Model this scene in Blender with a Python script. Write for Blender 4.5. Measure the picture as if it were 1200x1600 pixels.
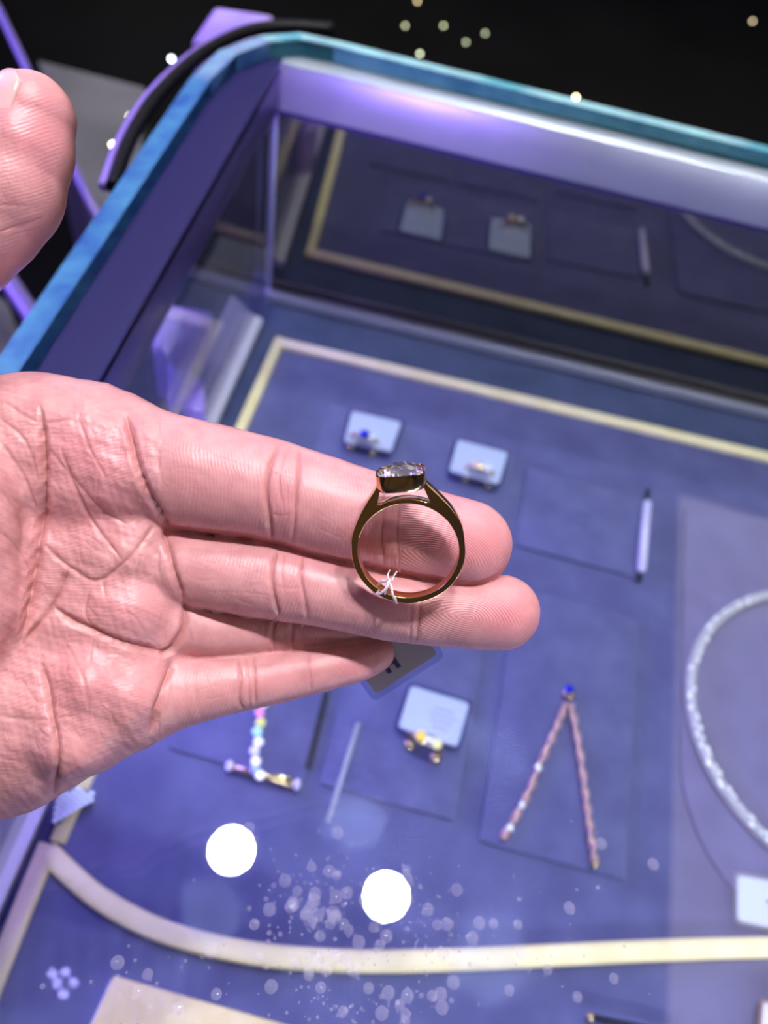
import bpy, math, random
import numpy as np
from mathutils import Matrix, Vector
random.seed(7); rng = np.random.default_rng(7)
C = bpy.context.scene.collection
for o in list(bpy.data.objects): bpy.data.objects.remove(o)

# ------------------------------------------------------------------ camera
F = 1300.0; H = 0.36
def nrm(v): return v/np.linalg.norm(v)
_Y = nrm(np.array([500., -1850., F])); _e = nrm(np.array([500., -1850., 0.]))
_Z = -nrm(np.append(-_e[:2]*(F*F/1916.4), F)); _X = np.cross(_Y, _Z)
R = np.array([_X, _Y, _Z])                       # world = R @ (right, down, forward)
cd = bpy.data.cameras.new('camera'); cam = bpy.data.objects.new('camera', cd); C.objects.link(cam)
cd.sensor_fit = 'VERTICAL'; cd.sensor_height = 24.0; cd.sensor_width = 18.0
cd.lens = F/1600*24.0
cd.clip_start = .01; cd.clip_end = 50
cd.dof.use_dof = True; cd.dof.focus_distance = .154; cd.dof.aperture_fstop = cd.lens/2.1
m = Matrix.Identity(4)
for i in range(3):
    m[i][0] = R[i, 0]; m[i][1] = -R[i, 1]; m[i][2] = -R[i, 2]
m[2][3] = H
cam.matrix_world = m
bpy.context.scene.camera = cam
vs = bpy.context.scene.view_settings
vs.view_transform = 'Standard'; vs.look = 'None'; vs.gamma = 1; vs.exposure = 0.0; vs.use_curve_mapping = False
bpy.context.scene.cycles.sample_clamp_indirect = 6

def ray(px, py): return R @ np.array([px-600., py-800., F])
def W(px, py, z=0.0):                            # point of the horizontal plane z seen at a pixel
    r = ray(px, py); t = (z-H)/r[2]; return np.array([r[0]*t, r[1]*t, z])

w = bpy.data.worlds.new('shop_air'); bpy.context.scene.world = w; w.use_nodes = True
w.node_tree.nodes['Background'].inputs[0].default_value = (.55, .5, .75, 1)
w.node_tree.nodes['Background'].inputs[1].default_value = .035

# ------------------------------------------------------------------ helpers
def tag(o, label=None, cat=None, group=None, kind=None):
    if label: o['label'] = label
    if cat: o['category'] = cat
    if group: o['group'] = group
    if kind: o['kind'] = kind
    return o
def empty(name, loc, label=None, cat=None, group=None):
    o = bpy.data.objects.new(name, None); C.objects.link(o); o.location = [float(a) for a in loc]
    o.empty_display_size = .01
    return tag(o, label, cat, group)
def mesh(name, V, Fc, mat, parent=None, smooth=False, bevel=0, seg=2):
    """link one mesh object; V in world coordinates, origin at its centre (or parent's frame)"""
    V = np.asarray(V, float)
    me = bpy.data.meshes.new(name)
    pl = np.array(parent_loc(parent)) if parent else np.zeros(3)
    if parent: org = pl
    else: org = np.array([(V[:,0].min()+V[:,0].max())/2, (V[:,1].min()+V[:,1].max())/2, V[:,2].min()])
    me.from_pydata((V-org).tolist(), [], [list(f) for f in Fc]); me.update()
    import bmesh
    bm = bmesh.new(); bm.from_mesh(me); bmesh.ops.recalc_face_normals(bm, faces=bm.faces); bm.to_mesh(me); bm.free()
    if smooth: me.polygons.foreach_set('use_smooth', [True]*len(me.polygons))
    o = bpy.data.objects.new(name, me); C.objects.link(o)
    if parent: o.parent = parent
    else: o.location = org.tolist()
    if mat: me.materials.append(mat)
    if bevel:
        b = o.modifiers.new('bevel', 'BEVEL'); b.width = bevel; b.segments = seg; b.limit_method = 'ANGLE'
        me.polygons.foreach_set('use_smooth', [True]*len(me.polygons))
        b.harden_normals = False
    return o
def parent_loc(p):
    v = np.array(p.location)
    while p.parent: p = p.parent; v = v+np.array(p.location)
    return v
def box(name, a, b, mat, parent=None, bevel=0):
    x0,y0,z0 = a; x1,y1,z1 = b
    V = [(x,y,z) for z in (z0,z1) for (x,y) in ((x0,y0),(x1,y0),(x1,y1),(x0,y1))]
    Fc = [(3,2,1,0),(4,5,6,7),(0,1,5,4),(1,2,6,5),(2,3,7,6),(3,0,4,7)]
    return mesh(name, V, Fc, mat, parent, bevel=bevel)
def prism(name, P2, z0, z1, mat, parent=None, bevel=0):
    n = len(P2)
    V = [(p[0],p[1],z0) for p in P2]+[(p[0],p[1],z1) for p in P2]
    Fc = [tuple(range(n))[::-1], tuple(range(n,2*n))]+[(i,(i+1)%n,n+(i+1)%n,n+i) for i in range(n)]
    return mesh(name, V, Fc, mat, parent, bevel=bevel)
def rrect(x0, x1, y0, y1, r, n=6):
    out = []
    rs = r if hasattr(r, '__len__') else (r,)*4
    for (cx,cy,a0,q) in ((x1-rs[0],y1-rs[0],0,rs[0]),(x0+rs[1],y1-rs[1],90,rs[1]),(x0+rs[2],y0+rs[2],180,rs[2]),(x1-rs[3],y0+rs[3],270,rs[3])):
        for k in range(n+1):
            a = math.radians(a0+90*k/n); out.append((cx+q*math.cos(a), cy+q*math.sin(a)))
    return out
def smooth_path(P, n=8, closed=False):
    P = [np.array(p, float) for p in P]; out = []
    N = len(P); rg = N if closed else N-1
    for i in range(rg):
        if closed: a,b,c,d = P[i-1],P[i],P[(i+1)%N],P[(i+2)%N]
        else: a,b,c,d = P[max(i-1,0)],P[i],P[i+1],P[min(i+2,N-1)]
        for k in range(n):
            t = k/n
            out.append(.5*((2*b)+(c-a)*t+(2*a-5*b+4*c-d)*t*t+(3*b-a-3*c+d)*t**3))
    if not closed: out.append(P[-1])
    return out
def tube(name, P, r, mat, parent=None, seg=12, closed=False, flat=None, up=(0,0,1)):
    """round or flat (width, height) section swept along a path"""
    P = [np.array(p, float) for p in P]; N = len(P); V = []; up = np.array(up, float)
    for i,p in enumerate(P):
        t = P[(i+1)%N]-P[i-1] if closed else P[min(i+1,N-1)]-P[max(i-1,0)]
        t = nrm(t); s = np.cross(t, up)
        s = nrm(s) if np.linalg.norm(s) > 1e-6 else np.array([1.,0,0])
        u = np.cross(s, t); rr = r[i] if hasattr(r,'__len__') else r
        for k in range(seg):
            a = 2*math.pi*k/seg
            if flat:
                ca, sa = math.cos(a), math.sin(a)
                x = flat[0]/2*math.copysign(abs(ca)**.55, ca); z = flat[1]/2*math.copysign(abs(sa)**.55, sa)
                V.append(p+s*x+u*z)
            else: V.append(p+s*rr*math.cos(a)+u*rr*math.sin(a))
    Fc = []
    for i in range(N if closed else N-1):
        for k in range(seg):
            j = (i+1)%N
            Fc.append((i*seg+k, i*seg+(k+1)%seg, j*seg+(k+1)%seg, j*seg+k))
    if not closed: Fc += [tuple(range(seg)), tuple(range((N-1)*seg, N*seg))]
    return mesh(name, V, Fc, mat, parent, smooth=True)
def plate(name, corners, thick, rad, mat, parent=None, grow=0, lift=0):
    """thin rounded card through four 3-D corners"""
    Q = [np.array(c, float) for c in corners]; c0 = sum(Q)/4
    ex = nrm(Q[1]-Q[0]+Q[2]-Q[3]); n = nrm(np.cross(ex, Q[3]-Q[0]+Q[2]-Q[1])); 
    if n[2] < 0: n = -n
    ey = np.cross(n, ex)
    q = [((p-c0)@ex, (p-c0)@ey) for p in Q]
    if grow: q = [(a+math.copysign(grow,a), b+math.copysign(grow,b)) for a,b in q]
    out = []
    for i in range(4):
        p = np.array(q[i]); a = np.array(q[i-1]); b = np.array(q[(i+1)%4])
        s = p+nrm(a-p)*rad; e = p+nrm(b-p)*rad
        for k in range(6):
            t = k/5; out.append((1-t)**2*s+2*t*(1-t)*p+t*t*e)
    V = [c0+ex*a[0]+ey*a[1]+n*(lift) for a in out]+[c0+ex*a[0]+ey*a[1]+n*(lift+thick) for a in out]
    N = len(out)
    Fc = [tuple(range(N)), tuple(range(N,2*N))]+[(i,(i+1)%N,N+(i+1)%N,N+i) for i in range(N)]
    return mesh(name, V, Fc, mat, parent)
def ball(name, c, r, mat, parent=None, seg=16, rings=10, sc=(1,1,1), smooth=True):
    V = [(0,0,1)]; 
    for i in range(1,rings):
        a = math.pi*i/rings
        for k in range(seg): b = 2*math.pi*k/seg; V.append((math.sin(a)*math.cos(b), math.sin(a)*math.sin(b), math.cos(a)))
    V.append((0,0,-1)); n = len(V)-1
    Fc = [(0,1+k,1+(k+1)%seg) for k in range(seg)]
    for i in range(rings-2):
        for k in range(seg):
            a = 1+i*seg; Fc.append((a+k, a+seg+k, a+seg+(k+1)%seg, a+(k+1)%seg))
    a = 1+(rings-2)*seg; Fc += [(a+k, n, a+(k+1)%seg) for k in range(seg)]
    V = np.array(V)*r*np.array(sc)+np.array(c)
    return mesh(name, V, Fc, mat, parent, smooth=smooth)
def disc_solid(name, c, r, z0, z1, mat, parent=None, seg=32):
    return prism(name, [(c[0]+r*math.cos(2*math.pi*k/seg), c[1]+r*math.sin(2*math.pi*k/seg)) for k in range(seg)], z0, z1, mat, parent)
def gem_mesh(name, c, rx, ry, mat, parent=None, Mx=None, n=16, sup=2.0, h=1.0):
    """brilliant cut: table, crown kites, girdle, pavilion; Mx = 3x3 axes (cols x,y,table normal)"""
    def ring(s, z, off):
        out = []
        for k in range(n):
            a = 2*math.pi*(k+off)/n; ca, sa = math.cos(a), math.sin(a)
            q = (abs(ca)**sup+abs(sa)**sup)**(-1/sup)
            out.append((rx*s*ca*q, ry*s*sa*q, z*min(rx,ry)*h))
        return out
    V = ring(.55,.36,0)+ring(.80,.23,.5)+ring(1,.03,0)+ring(1,-.03,0)+ring(.55,-.5,.5)+[(0,0,-.86*min(rx,ry)*h)]
    Fc = [tuple(range(n))]
    for k in range(n):
        k2 = (k+1)%n
        Fc += [(k,n+k,k2), (k2,n+k,n+k2), (n+k,2*n+k,2*n+k2), (n+k,2*n+k2,n+k2), (2*n+k,3*n+k,3*n+k2,2*n+k2),
               (3*n+k,4*n+k,3*n+k2), (3*n+k2,4*n+k,4*n+k2), (4*n+k,5*n,4*n+k2)]
    V = np.array(V)
    if Mx is not None: V = V@np.array(Mx).T
    return mesh(name, V+np.array(c), Fc, mat, parent)

# ------------------------------------------------------------------ materials
def mat(name, col, rough=.5, metal=0, spec=.5, **k):
    M = bpy.data.materials.new(name); M.use_nodes = True; p = M.node_tree.nodes['Principled BSDF']
    p.inputs['Base Color'].default_value = (*col, 1); p.inputs['Roughness'].default_value = rough
    p.inputs['Metallic'].default_value = metal; p.inputs['Specular IOR Level'].default_value = spec
    for a,b in k.items(): p.inputs[a.replace('_',' ')].default_value = b
    return M
def N(M, t, **kw):
    n = M.node_tree.nodes.new(t)
    for a,b in kw.items():
        if a in n.inputs: n.inputs[a].default_value = b
        else: setattr(n, a, b)
    return n
def L(M, a, b): M.node_tree.links.new(a, b)
def noisy(M, scale, c1, c2, bump=0, bscale=None, detail=5, dist=.001, lo=.3, hi=.7):
    p = M.node_tree.nodes['Principled BSDF']
    tc = N(M,'ShaderNodeTexCoord'); n = N(M,'ShaderNodeTexNoise'); n.inputs['Scale'].default_value = scale; n.inputs['Detail'].default_value = detail
    L(M, tc.outputs['Object'], n.inputs['Vector'])
    r = N(M,'ShaderNodeValToRGB'); r.color_ramp.elements[0].color = (*c1,1); r.color_ramp.elements[1].color = (*c2,1)
    r.color_ramp.elements[0].position = lo; r.color_ramp.elements[1].position = hi
    L(M, n.outputs['Fac'], r.inputs['Fac']); L(M, r.outputs['Color'], p.inputs['Base Color'])
    if bump:
        n2 = N(M,'ShaderNodeTexNoise'); n2.inputs['Scale'].default_value = bscale or scale*6; n2.inputs['Detail'].default_value = 4
        L(M, tc.outputs['Object'], n2.inputs['Vector'])
        b = N(M,'ShaderNodeBump'); b.inputs['Strength'].default_value = bump; b.inputs['Distance'].default_value = dist
        L(M, n2.outputs['Fac'], b.inputs['Height']); L(M, b.outputs['Normal'], p.inputs['Normal'])
    return M
def emis(name, col, s):
    M = bpy.data.materials.new(name); M.use_nodes = True; nt = M.node_tree; nt.nodes.clear()
    e = nt.nodes.new('ShaderNodeEmission'); o = nt.nodes.new('ShaderNodeOutputMaterial')
    e.inputs[0].default_value = (*col,1); e.inputs[1].default_value = s; nt.links.new(e.outputs[0], o.inputs[0]); return M
def sheet_glass(name, tint=(1,1,1), f0=.04, rough=0.0, refl=(1,1,1), power=5):
    """clear sheet: transparent + mirror reflection growing with angle"""
    M = bpy.data.materials.new(name); M.use_nodes = True; nt = M.node_tree; nt.nodes.clear()
    t = N(M,'ShaderNodeBsdfTransparent'); t.inputs[0].default_value = (*tint,1)
    g = N(M,'ShaderNodeBsdfGlossy'); g.inputs['Roughness'].default_value = rough; g.inputs['Color'].default_value = (*refl,1)
    lw = N(M,'ShaderNodeLayerWeight'); lw.inputs['Blend'].default_value = .5
    pw = N(M,'ShaderNodeMath', operation='POWER'); pw.inputs[1].default_value = power
    L(M, lw.outputs['Facing'], pw.inputs[0])
    ma = N(M,'ShaderNodeMath', operation='MULTIPLY_ADD'); ma.inputs[1].default_value = 1-f0; ma.inputs[2].default_value = f0
    L(M, pw.outputs[0], ma.inputs[0])
    mx = N(M,'ShaderNodeMixShader'); L(M, ma.outputs[0], mx.inputs[0]); L(M, t.outputs[0], mx.inputs[1]); L(M, g.outputs[0], mx.inputs[2])
    o = N(M,'ShaderNodeOutputMaterial'); L(M, mx.outputs[0], o.inputs[0])
    M['mx'] = 1
    return M, mx, o

M_suede = noisy(mat('navy_suede', (.1,.12,.4), .85, spec=.2, Sheen_Weight=.25), 45, (.075,.076,.19), (.112,.114,.26), .25, 900)
M_suede_pad = noisy(mat('navy_suede_pad', (.1,.12,.4), .85, spec=.2, Sheen_Weight=.25), 60, (.084,.085,.21), (.120,.122,.275), .25, 900)
M_base = noisy(mat('dark_navy_lining', (.03,.04,.12), .8), 40, (.03,.045,.11), (.06,.075,.17), .2, 700)
M_cream = noisy(mat('cream_leather', (.8,.72,.5), .5), 90, (.84,.71,.38), (.92,.80,.48), .15, 1500)
M_blackcase = mat('black_lacquer', (.012,.012,.016), .25)
M_steel = noisy(mat('brushed_steel', (.7,.68,.68), .4, .55), 30, (.78,.76,.76), (.88,.86,.86))
M_steel_shaded = mat('steel_violet_shade', (.10,.07,.24), .3, .5)  # unlit violet look of the left band put into the steel colour
M_rail = mat('grey_aluminium_rail', (.62,.64,.66), .4, .5)
M_rail_white = mat('white_reflector_rail', (.78,.76,.90), .45)
M_teal = noisy(mat('green_glass_edge', (.16,.60,.62), .12, spec=.8, Transmission_Weight=.15), 70, (.07,.36,.44), (.20,.62,.62))
M_blue_edge = noisy(mat('blue_glass_edge', (.08,.26,.56), .12, spec=.8, Transmission_Weight=.15), 80, (.04,.12,.36), (.09,.30,.48))
M_violet = mat('violet_acrylic', (.30,.21,.66), .25, Transmission_Weight=.1)
M_rod = mat('dim_violet_metal', (.16,.12,.36), .35, .3)
M_rubber = mat('black_rubber', (.003,.003,.006), .5, spec=.15)
M_gold = mat('yellow_gold', (.92,.60,.30), .14, 1)
M_goldp = mat('pale_gold', (.88,.70,.38), .22, 1)
M_rose = noisy(mat('rose_gold_chain', (.72,.45,.42), .45, .45), 700, (.42,.25,.25), (.60,.38,.37))
M_white = mat('white_card', (.80,.84,.90), .5)
M_grey_card = mat('grey_card', (.80,.79,.80), .6)
M_ink = mat('grey_ink', (.42,.45,.60), .6)
M_ink_dark = mat('navy_ink', (.05,.06,.20), .6)
M_sleeve, _, _ = sheet_glass('clear_plastic_sleeve', (.86,.89,1), .16, .12, (.9,.92,1))
M_thread = mat('white_nylon_thread', (.85,.83,.86), .4, Subsurface_Weight=.0)
M_silver = mat('polished_silver', (.86,.88,.94), .1, 1)
M_crystal = mat('sparkling_crystal', (.93,.95,1.0), .25, .15)
M_tubeplastic = mat('clear_tube', (.80,.84,.90), .18, Transmission_Weight=.6, IOR=1.3)
M_blueg = mat('blue_sapphire', (.02,.05,.8), .08, .5)
M_tube_violet = mat('lilac_plastic_tube', (.66,.62,.88), .25)
M_slot = mat('dark_slot_lining', (.015,.015,.03), .8)
M_brown = mat('brown_cord', (.25,.15,.12), .6)

# ------------------------------------------------------------------ room: ceiling, floor, lamps
CEIL = 2.4
M_floor = noisy(mat('black_floor', (.004,.004,.005), .5, spec=.05), 3, (.0006,.0006,.0008), (.003,.003,.003))
M_ceil = mat('dark_ceiling', (.05,.05,.06), .8)
tag(box('floor', (-3,-3,-.95), (3,5,-.9), M_floor), kind='structure')
tag(box('ceiling', (-3,-3,CEIL+.06), (3,5,CEIL+.12), M_ceil), kind='structure')
M_lamp = emis('lamp_glow', (1.0,.96,.96), 900)
M_house = mat('lamp_housing', (.5,.5,.5), .4)
GLZ = .153
def over(px, py, z=GLZ):                          # ceiling spot whose mirror image in the glass top shows there
    p = W(px, py, z); d = ray(px, py)*np.array([1,1,-1]); return p+d*(CEIL-z)/d[2]
def downlight(x, y, label, r=.056):
    t = empty('ceiling_spotlight', (x,y,CEIL), label, 'lamp', 'ceiling spotlights above the counter')
    disc_solid('lens', (x,y), r, CEIL-.004, CEIL, M_lamp, t)
    n = 32; V = []
    for (q,z) in ((r+.004,CEIL-.006),(r+.02,CEIL-.006),(r+.02,CEIL+.06),(r+.004,CEIL+.06)):
        V += [(x+q*math.cos(2*math.pi*k/n), y+q*math.sin(2*math.pi*k/n), z) for k in range(n)]
    Fc = [(j*n+k, j*n+(k+1)%n, ((j+1)%4)*n+(k+1)%n, ((j+1)%4)*n+k) for j in range(4) for k in range(n)]
    mesh('housing', V, Fc, M_house, t)
    return t
a = over(362,1328); downlight(a[0], a[1], 'ceiling spotlight mirrored in the glass as the left white disc')
a = over(604,1400); downlight(a[0], a[1], 'ceiling spotlight mirrored in the glass as the right white disc')
for i,(x,y) in enumerate(((-.25,1.45),)):  # extra lamp out of view, added to light the top of the hand
    downlight(x, y, ['unseen extra ceiling spotlight far behind the case','ceiling spotlight behind the photographer on the right'][i])
# clusters of small LEDs seen mirrored in the glass
M_led = emis('led_chip', (.88,1,.93), 60); M_ledv = emis('led_chip_violet', (.45,.4,1), 50)
def led_cluster(px, py, pts, rr, M, label):
    c = over(px, py); t = empty('led_cluster_lamp', (c[0],c[1],CEIL), label, 'lamp')
    box('plate', (c[0]-.16,c[1]-.12,CEIL+.005), (c[0]+.16,c[1]+.12,CEIL+.03), M_house, t)
    for (dx,dy) in pts:
        q = over(px+dx, py+dy); disc_solid('led_chip', (q[0],q[1]), rr, CEIL-.004, CEIL+.004, M, t, 14)
led_cluster(98,1527, [(-17,-6),(4,-8),(-9,10),(16,8),(0,26)], .005, M_ledv, 'small cluster of violet LED points mirrored near the lower left corner')
# warm ceiling panel, mirrored as the greyish area at the right side of the glass
M_panel = emis('diffuser_panel', (1,.80,.72), 1.5)
t = empty('ceiling_light_panel', (2.0,1.2,CEIL), 'wide softly glowing ceiling panel mirrored at the right of the glass', 'lamp')
box('diffuser', (1.09,-1.2,CEIL-.01), (2.9,2.1,CEIL+.01), M_panel, t)
M_fill_panel = emis('warm_fill_panel', (1,.84,.72), .10)  # panel added out of view for the gold ring to reflect
t = empty('ceiling_light_panel', (0,-1.5,CEIL), 'unseen warm dim ceiling panel added behind the photographer', 'lamp')
box('diffuser', (-.9,-2.3,CEIL-.01), (.75,-1.15,CEIL+.01), M_fill_panel, t)
# shop walls, with unseen glowing panels added to light the diamond and gold
tag(box('wall_back', (-3,4.2,-.9), (3,4.3,2.46), M_ceil), kind='structure'); tag(box('wall_front', (-3,-3.1,-.9), (3,-3.0,2.46), M_ceil), kind='structure')
t = empty('added_glow_panel', (0,4.1,0), 'unseen bright glowing panels added on the far wall beyond the counters', 'light panel')
for k in range(4): box('glow_pane', (-2.3+k*1.2,4.1,.15), (-1.3+k*1.2,4.12,2.0), emis('far_wall_glow', (1,.95,.9), 1.3), t)
t = empty('added_glow_panel', (0,-2.9,0), 'unseen dim warm glowing panels added on the wall behind the photographer', 'light panel')
for k in range(3): box('glow_pane', (-1.5+k*1.05,-2.92,-.3), (-.65+k*1.05,-2.9,2.2), emis('near_wall_glow', (1,.74,.48), .055), t)
# violet light wall on the left of the shop
M_neon = emis('violet_light', (.34,.22,1), 16)
t = empty('violet_light_box', (-1.9,.5,.2), 'violet glowing light box standing left of the counters', 'lamp')
box('glowing_face', (-1.90,.1,.25), (-1.88,1.7,1.1), M_neon, t)
box('frame', (-1.95,.05,.2), (-1.90,1.75,1.15), M_house, t)

# ------------------------------------------------------------------ display case
XL, YB, ZB, ZG = -.1045, .381, .120, .145
case = empty('display_case', (.15,.15,-.9), 'glass-topped jewellery display case with teal glass edge and navy interior', 'display case')
box('cabinet_body', (-.155,-.20,-.9), (.62,.435,-.012), M_blackcase, case, bevel=.004)
box('tray_well_lining', (-.118,-.19,-.012), (.60,.40,-.0035), M_base, case)
# glass top, with smudges and fingerprints in its material
Mg, mx, outn = sheet_glass('glass_top', (.93,.97,1.0), .035)
tc = N(Mg,'ShaderNodeTexCoord')
def smudge(px, py, rx, ry, ang, wave, amt):
    c = W(px,py,GLZ)
    mp = N(Mg,'ShaderNodeMapping', vector_type='TEXTURE')
    mp.inputs['Location'].default_value = (c[0], c[1], 0); mp.inputs['Rotation'].default_value = (0,0,math.radians(ang)); mp.inputs['Scale'].default_value = (rx,ry,1)
    g = N(Mg,'ShaderNodeNewGeometry'); L(Mg, g.outputs['Position'], mp.inputs['Vector'])
    sx = N(Mg,'ShaderNodeSeparateXYZ'); L(Mg, mp.outputs[0], sx.inputs[0])
    cb = N(Mg,'ShaderNodeCombineXYZ'); L(Mg, sx.outputs[0], cb.inputs[0]); L(Mg, sx.outputs[1], cb.inputs[1])
    ns = N(Mg,'ShaderNodeTexNoise'); ns.inputs['Scale'].default_value = 1.6; ns.inputs['Detail'].default_value = 4; L(Mg, cb.outputs[0], ns.inputs['Vector'])
    ln = N(Mg,'ShaderNodeVectorMath', operation='LENGTH'); L(Mg, cb.outputs[0], ln.inputs[0])
    ad = N(Mg,'ShaderNodeMath', operation='ADD'); L(Mg, ln.outputs['Value'], ad.inputs[0]); L(Mg, ns.outputs['Fac'], ad.inputs[1])
    mr = N(Mg,'ShaderNodeMapRange'); mr.inputs[1].default_value = 1.55; mr.inputs[2].default_value = 1.25; mr.inputs[3].default_value = 0; mr.inputs[4].default_value = amt
    L(Mg, ad.outputs[0], mr.inputs[0])
    wv = N(Mg,'ShaderNodeTexWave'); wv.inputs['Scale'].default_value = wave; wv.inputs['Distortion'].default_value = 3; wv.inputs['Detail'].default_value = 1
    L(Mg, cb.outputs[0], wv.inputs['Vector'])
    w2 = N(Mg,'ShaderNodeMath', operation='MULTIPLY_ADD'); w2.inputs[1].default_value = .6; w2.inputs[2].default_value = .4; L(Mg, wv.outputs['Fac'], w2.inputs[0])
    mu = N(Mg,'ShaderNodeMath', operation='MULTIPLY'); L(Mg, mr.outputs[0], mu.inputs[0]); L(Mg, w2.outputs[0], mu.inputs[1])
    return mu.outputs[0]
acc = None
for args in ((560,1280,.0085,.0065,10,5,.20),(332,1418,.0085,.0065,-30,6,.10),(770,1490,.010,.010,20,7,.10),(780,1165,.012,.0055,-35,3,.07),(500,1420,.05,.035,0,2,.018),(120,1560,.03,.016,20,2,.03)):
    s = smudge(*args)
    if acc is None: acc = s
    else:
        q = N(Mg,'ShaderNodeMath', operation='ADD'); L(Mg, acc, q.inputs[0]); L(Mg, s, q.inputs[1]); acc = q.outputs[0]
df = N(Mg,'ShaderNodeBsdfDiffuse'); df.inputs[0].default_value = (.35,.45,.9,1)
m2 = N(Mg,'ShaderNodeMixShader'); L(Mg, acc, m2.inputs[0]); L(Mg, mx.outputs[0], m2.inputs[1]); L(Mg, df.outputs[0], m2.inputs[2]); L(Mg, m2.outputs[0], outn.inputs[0])
gx0, gy1 = -.1305, .3955
ch = [(-.1305,-.19),(-.1305,.335),(-.1265,.362),(-.114,.383),(-.098,.3945),(-.080,.3965),(.62,.4275),(.62,-.19)]
def inset(P, d):
    P = [np.array(p) for p in P]; out = []
    for i,p in enumerate(P):
        a = nrm(p-P[i-1]); b = nrm(P[(i+1)%len(P)]-p)
        na = np.array([a[1],-a[0]]); nb = np.array([b[1],-b[0]]); m_ = nrm(na+nb); out.append(p+m_*d/max(.3,m_@na))
    return out
gin = inset(ch, .0095)
gt = prism('glass_top', gin, ZG, GLZ, Mg, case)
def strip(name, i0, i1, M):
    """bevelled polished rim of the glass, from outline point i0 to i1"""
    V = []; idx = list(range(i0, i1+1)); n = len(idx)
    for i in idx:
        o_, q_ = ch[i], gin[i]
        V += [(q_[0],q_[1],GLZ),(o_[0],o_[1],GLZ-.0022),(o_[0],o_[1],ZG+.001),(q_[0],q_[1],ZG)]
    Fc = [(4*j+k, 4*j+4+k, 4*j+4+(k+1)%4, 4*j+(k+1)%4) for j in range(n-1) for k in range(4)]
    Fc += [(0,1,2,3), tuple(4*(n-1)+k for k in range(4))]
    return mesh(name, V, Fc, M, gt)
strip('polished_edge', 0, 3, M_blue_edge)['label'] = 'blue polished left edge of the glass'
strip('polished_edge', 3, 6, M_teal)['label'] = 'teal polished back edge of the glass'
# metal band under the glass: back and left
def yb(x): return YB+(x-XL)*.044
def wallbox(name, x0, x1, z0, z1, th, M, off=0, bevel=0):
    return prism(name, [(x0,yb(x0)+off),(x1,yb(x1)+off),(x1,yb(x1)+off+th),(x0,yb(x0)+off+th)], z0, z1, M, case, bevel)
wallbox('metal_band', XL, .62, ZB, ZG-.0005, .012, M_steel, -.004, .0012)['label'] = 'brushed steel band under the back glass edge'
wallbox('metal_lip', XL+.001, .62, ZB-.0025, ZB, .010, M_steel_shaded, -.003)
prism('metal_band', [(XL-.008,-.19),(XL+.003,-.19),(XL+.003,yb(XL)-.004),(XL-.008,yb(XL)-.004)], ZB, ZG-.0005, M_steel_shaded, case, .0012)['label'] = 'metal band with painted violet shade under the left glass edge'
wallbox('frame_flange', XL-.014, .62, .1405, ZG-.0003, .0075, M_steel, .004)['label'] = 'flat steel flange below the back glass edge'
prism('frame_flange', [(-.1215,-.19),(-.1015,-.19),(-.1015,yb(XL)+.004),(-.1215,yb(XL)-.012)], .1405, ZG-.0003, mat('indigo_shaded_steel', (.045,.032,.14), .3, .2), case)  # left flange carries its unlit indigo look in the colour
Mmir = mat('smoked_mirror', (.25,.235,.20), .035, 1)
wallbox('back_mirror', XL, .62, .0, ZB-.002, .003, Mmir)
Mside, _, _ = sheet_glass('smoked_side_glass', (.88,.88,.94), .07, .03, (.8,.8,.85), 4)
box('side_glass', (XL-.003,-.19,.0), (XL,YB-.001,ZB-.002), Mside, case)
wallbox('bottom_rail', XL, .62, -.0035, .0042, .006, M_rail, -.0068, .001)
# sloping white reflector rail at the foot of the left wall
prf = [(-.1190,-.003),(-.1000,-.003),(-.1000,.001),(-.1045,.0025),(-.1190,.014)]
V = [(x,yy,z) for yy in (-.19,.355) for (x,z) in prf]; n = 5
mesh('reflector_rail', V, [tuple(range(5)), tuple(range(5,10))]+[(k,(k+1)%5,5+(k+1)%5,5+k) for k in range(5)], M_rail_white, case)
tube('corner_seal', [(XL+.001,YB-.001,0),(XL+.001,YB-.001,ZB)], .0011, mat('pale_seal',(.55,.55,.72),.4), case, up=(0,1,0))
# LED strips that light the case, tucked under the metal bands
M_strip = emis('cool_led_strip', (.82,.82,1.0), 110); M_stripv = emis('violet_led_strip', (.30,.20,1.0), 85)
box('led_strip', (.10,-.170,ZB-.004), (.58,-.164,ZB), M_strip, case)['label'] = 'cool white LED strip under the front edge'
box('led_strip', (XL+.004,.06,ZB-.004), (XL+.008,.165,ZB), M_stripv, case)['label'] = 'violet LED strip under the left edge'
# violet lamp added out of view to colour the back band
al = disc_solid('added_band_lamp', (-.092,.150), .006, .112, .119, M_blackcase, case)
sd = bpy.data.lights.new('added_band_light','SPOT'); so_ = bpy.data.objects.new('added_band_light', sd); C.objects.link(so_)
sd.energy = 1.5; sd.color = (.36,.22,1); sd.spot_size = math.radians(46); sd.spot_blend = 1; sd.shadow_soft_size = .003
so_.location = (-.090,.158,.116); so_.rotation_euler = (Vector((-.045,.381,.134))-Vector((-.090,.158,.116))).to_track_quat('-Z','Y').to_euler()
# violet bracket outside the left glass
br = case
bq = lambda pts_, z_: [tuple(W(a_,b_,z_)[:2]) for a_,b_ in pts_]
prism('hinge_bracket', bq([(262,474),(333,486),(322,520),(300,580),(318,592),(322,640),(262,640),(262,560),(238,545),(240,520)], .035), -.003, .035, mat('lit_violet_acrylic',(.50,.38,.90),.3), br, .002)
prism('bracket_step', bq([(262,484),(290,490),(282,525),(262,560),(246,540),(246,520)], .040), .035, .040, mat('pale_violet_acrylic',(.62,.54,.92),.3), br, .001)
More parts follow.
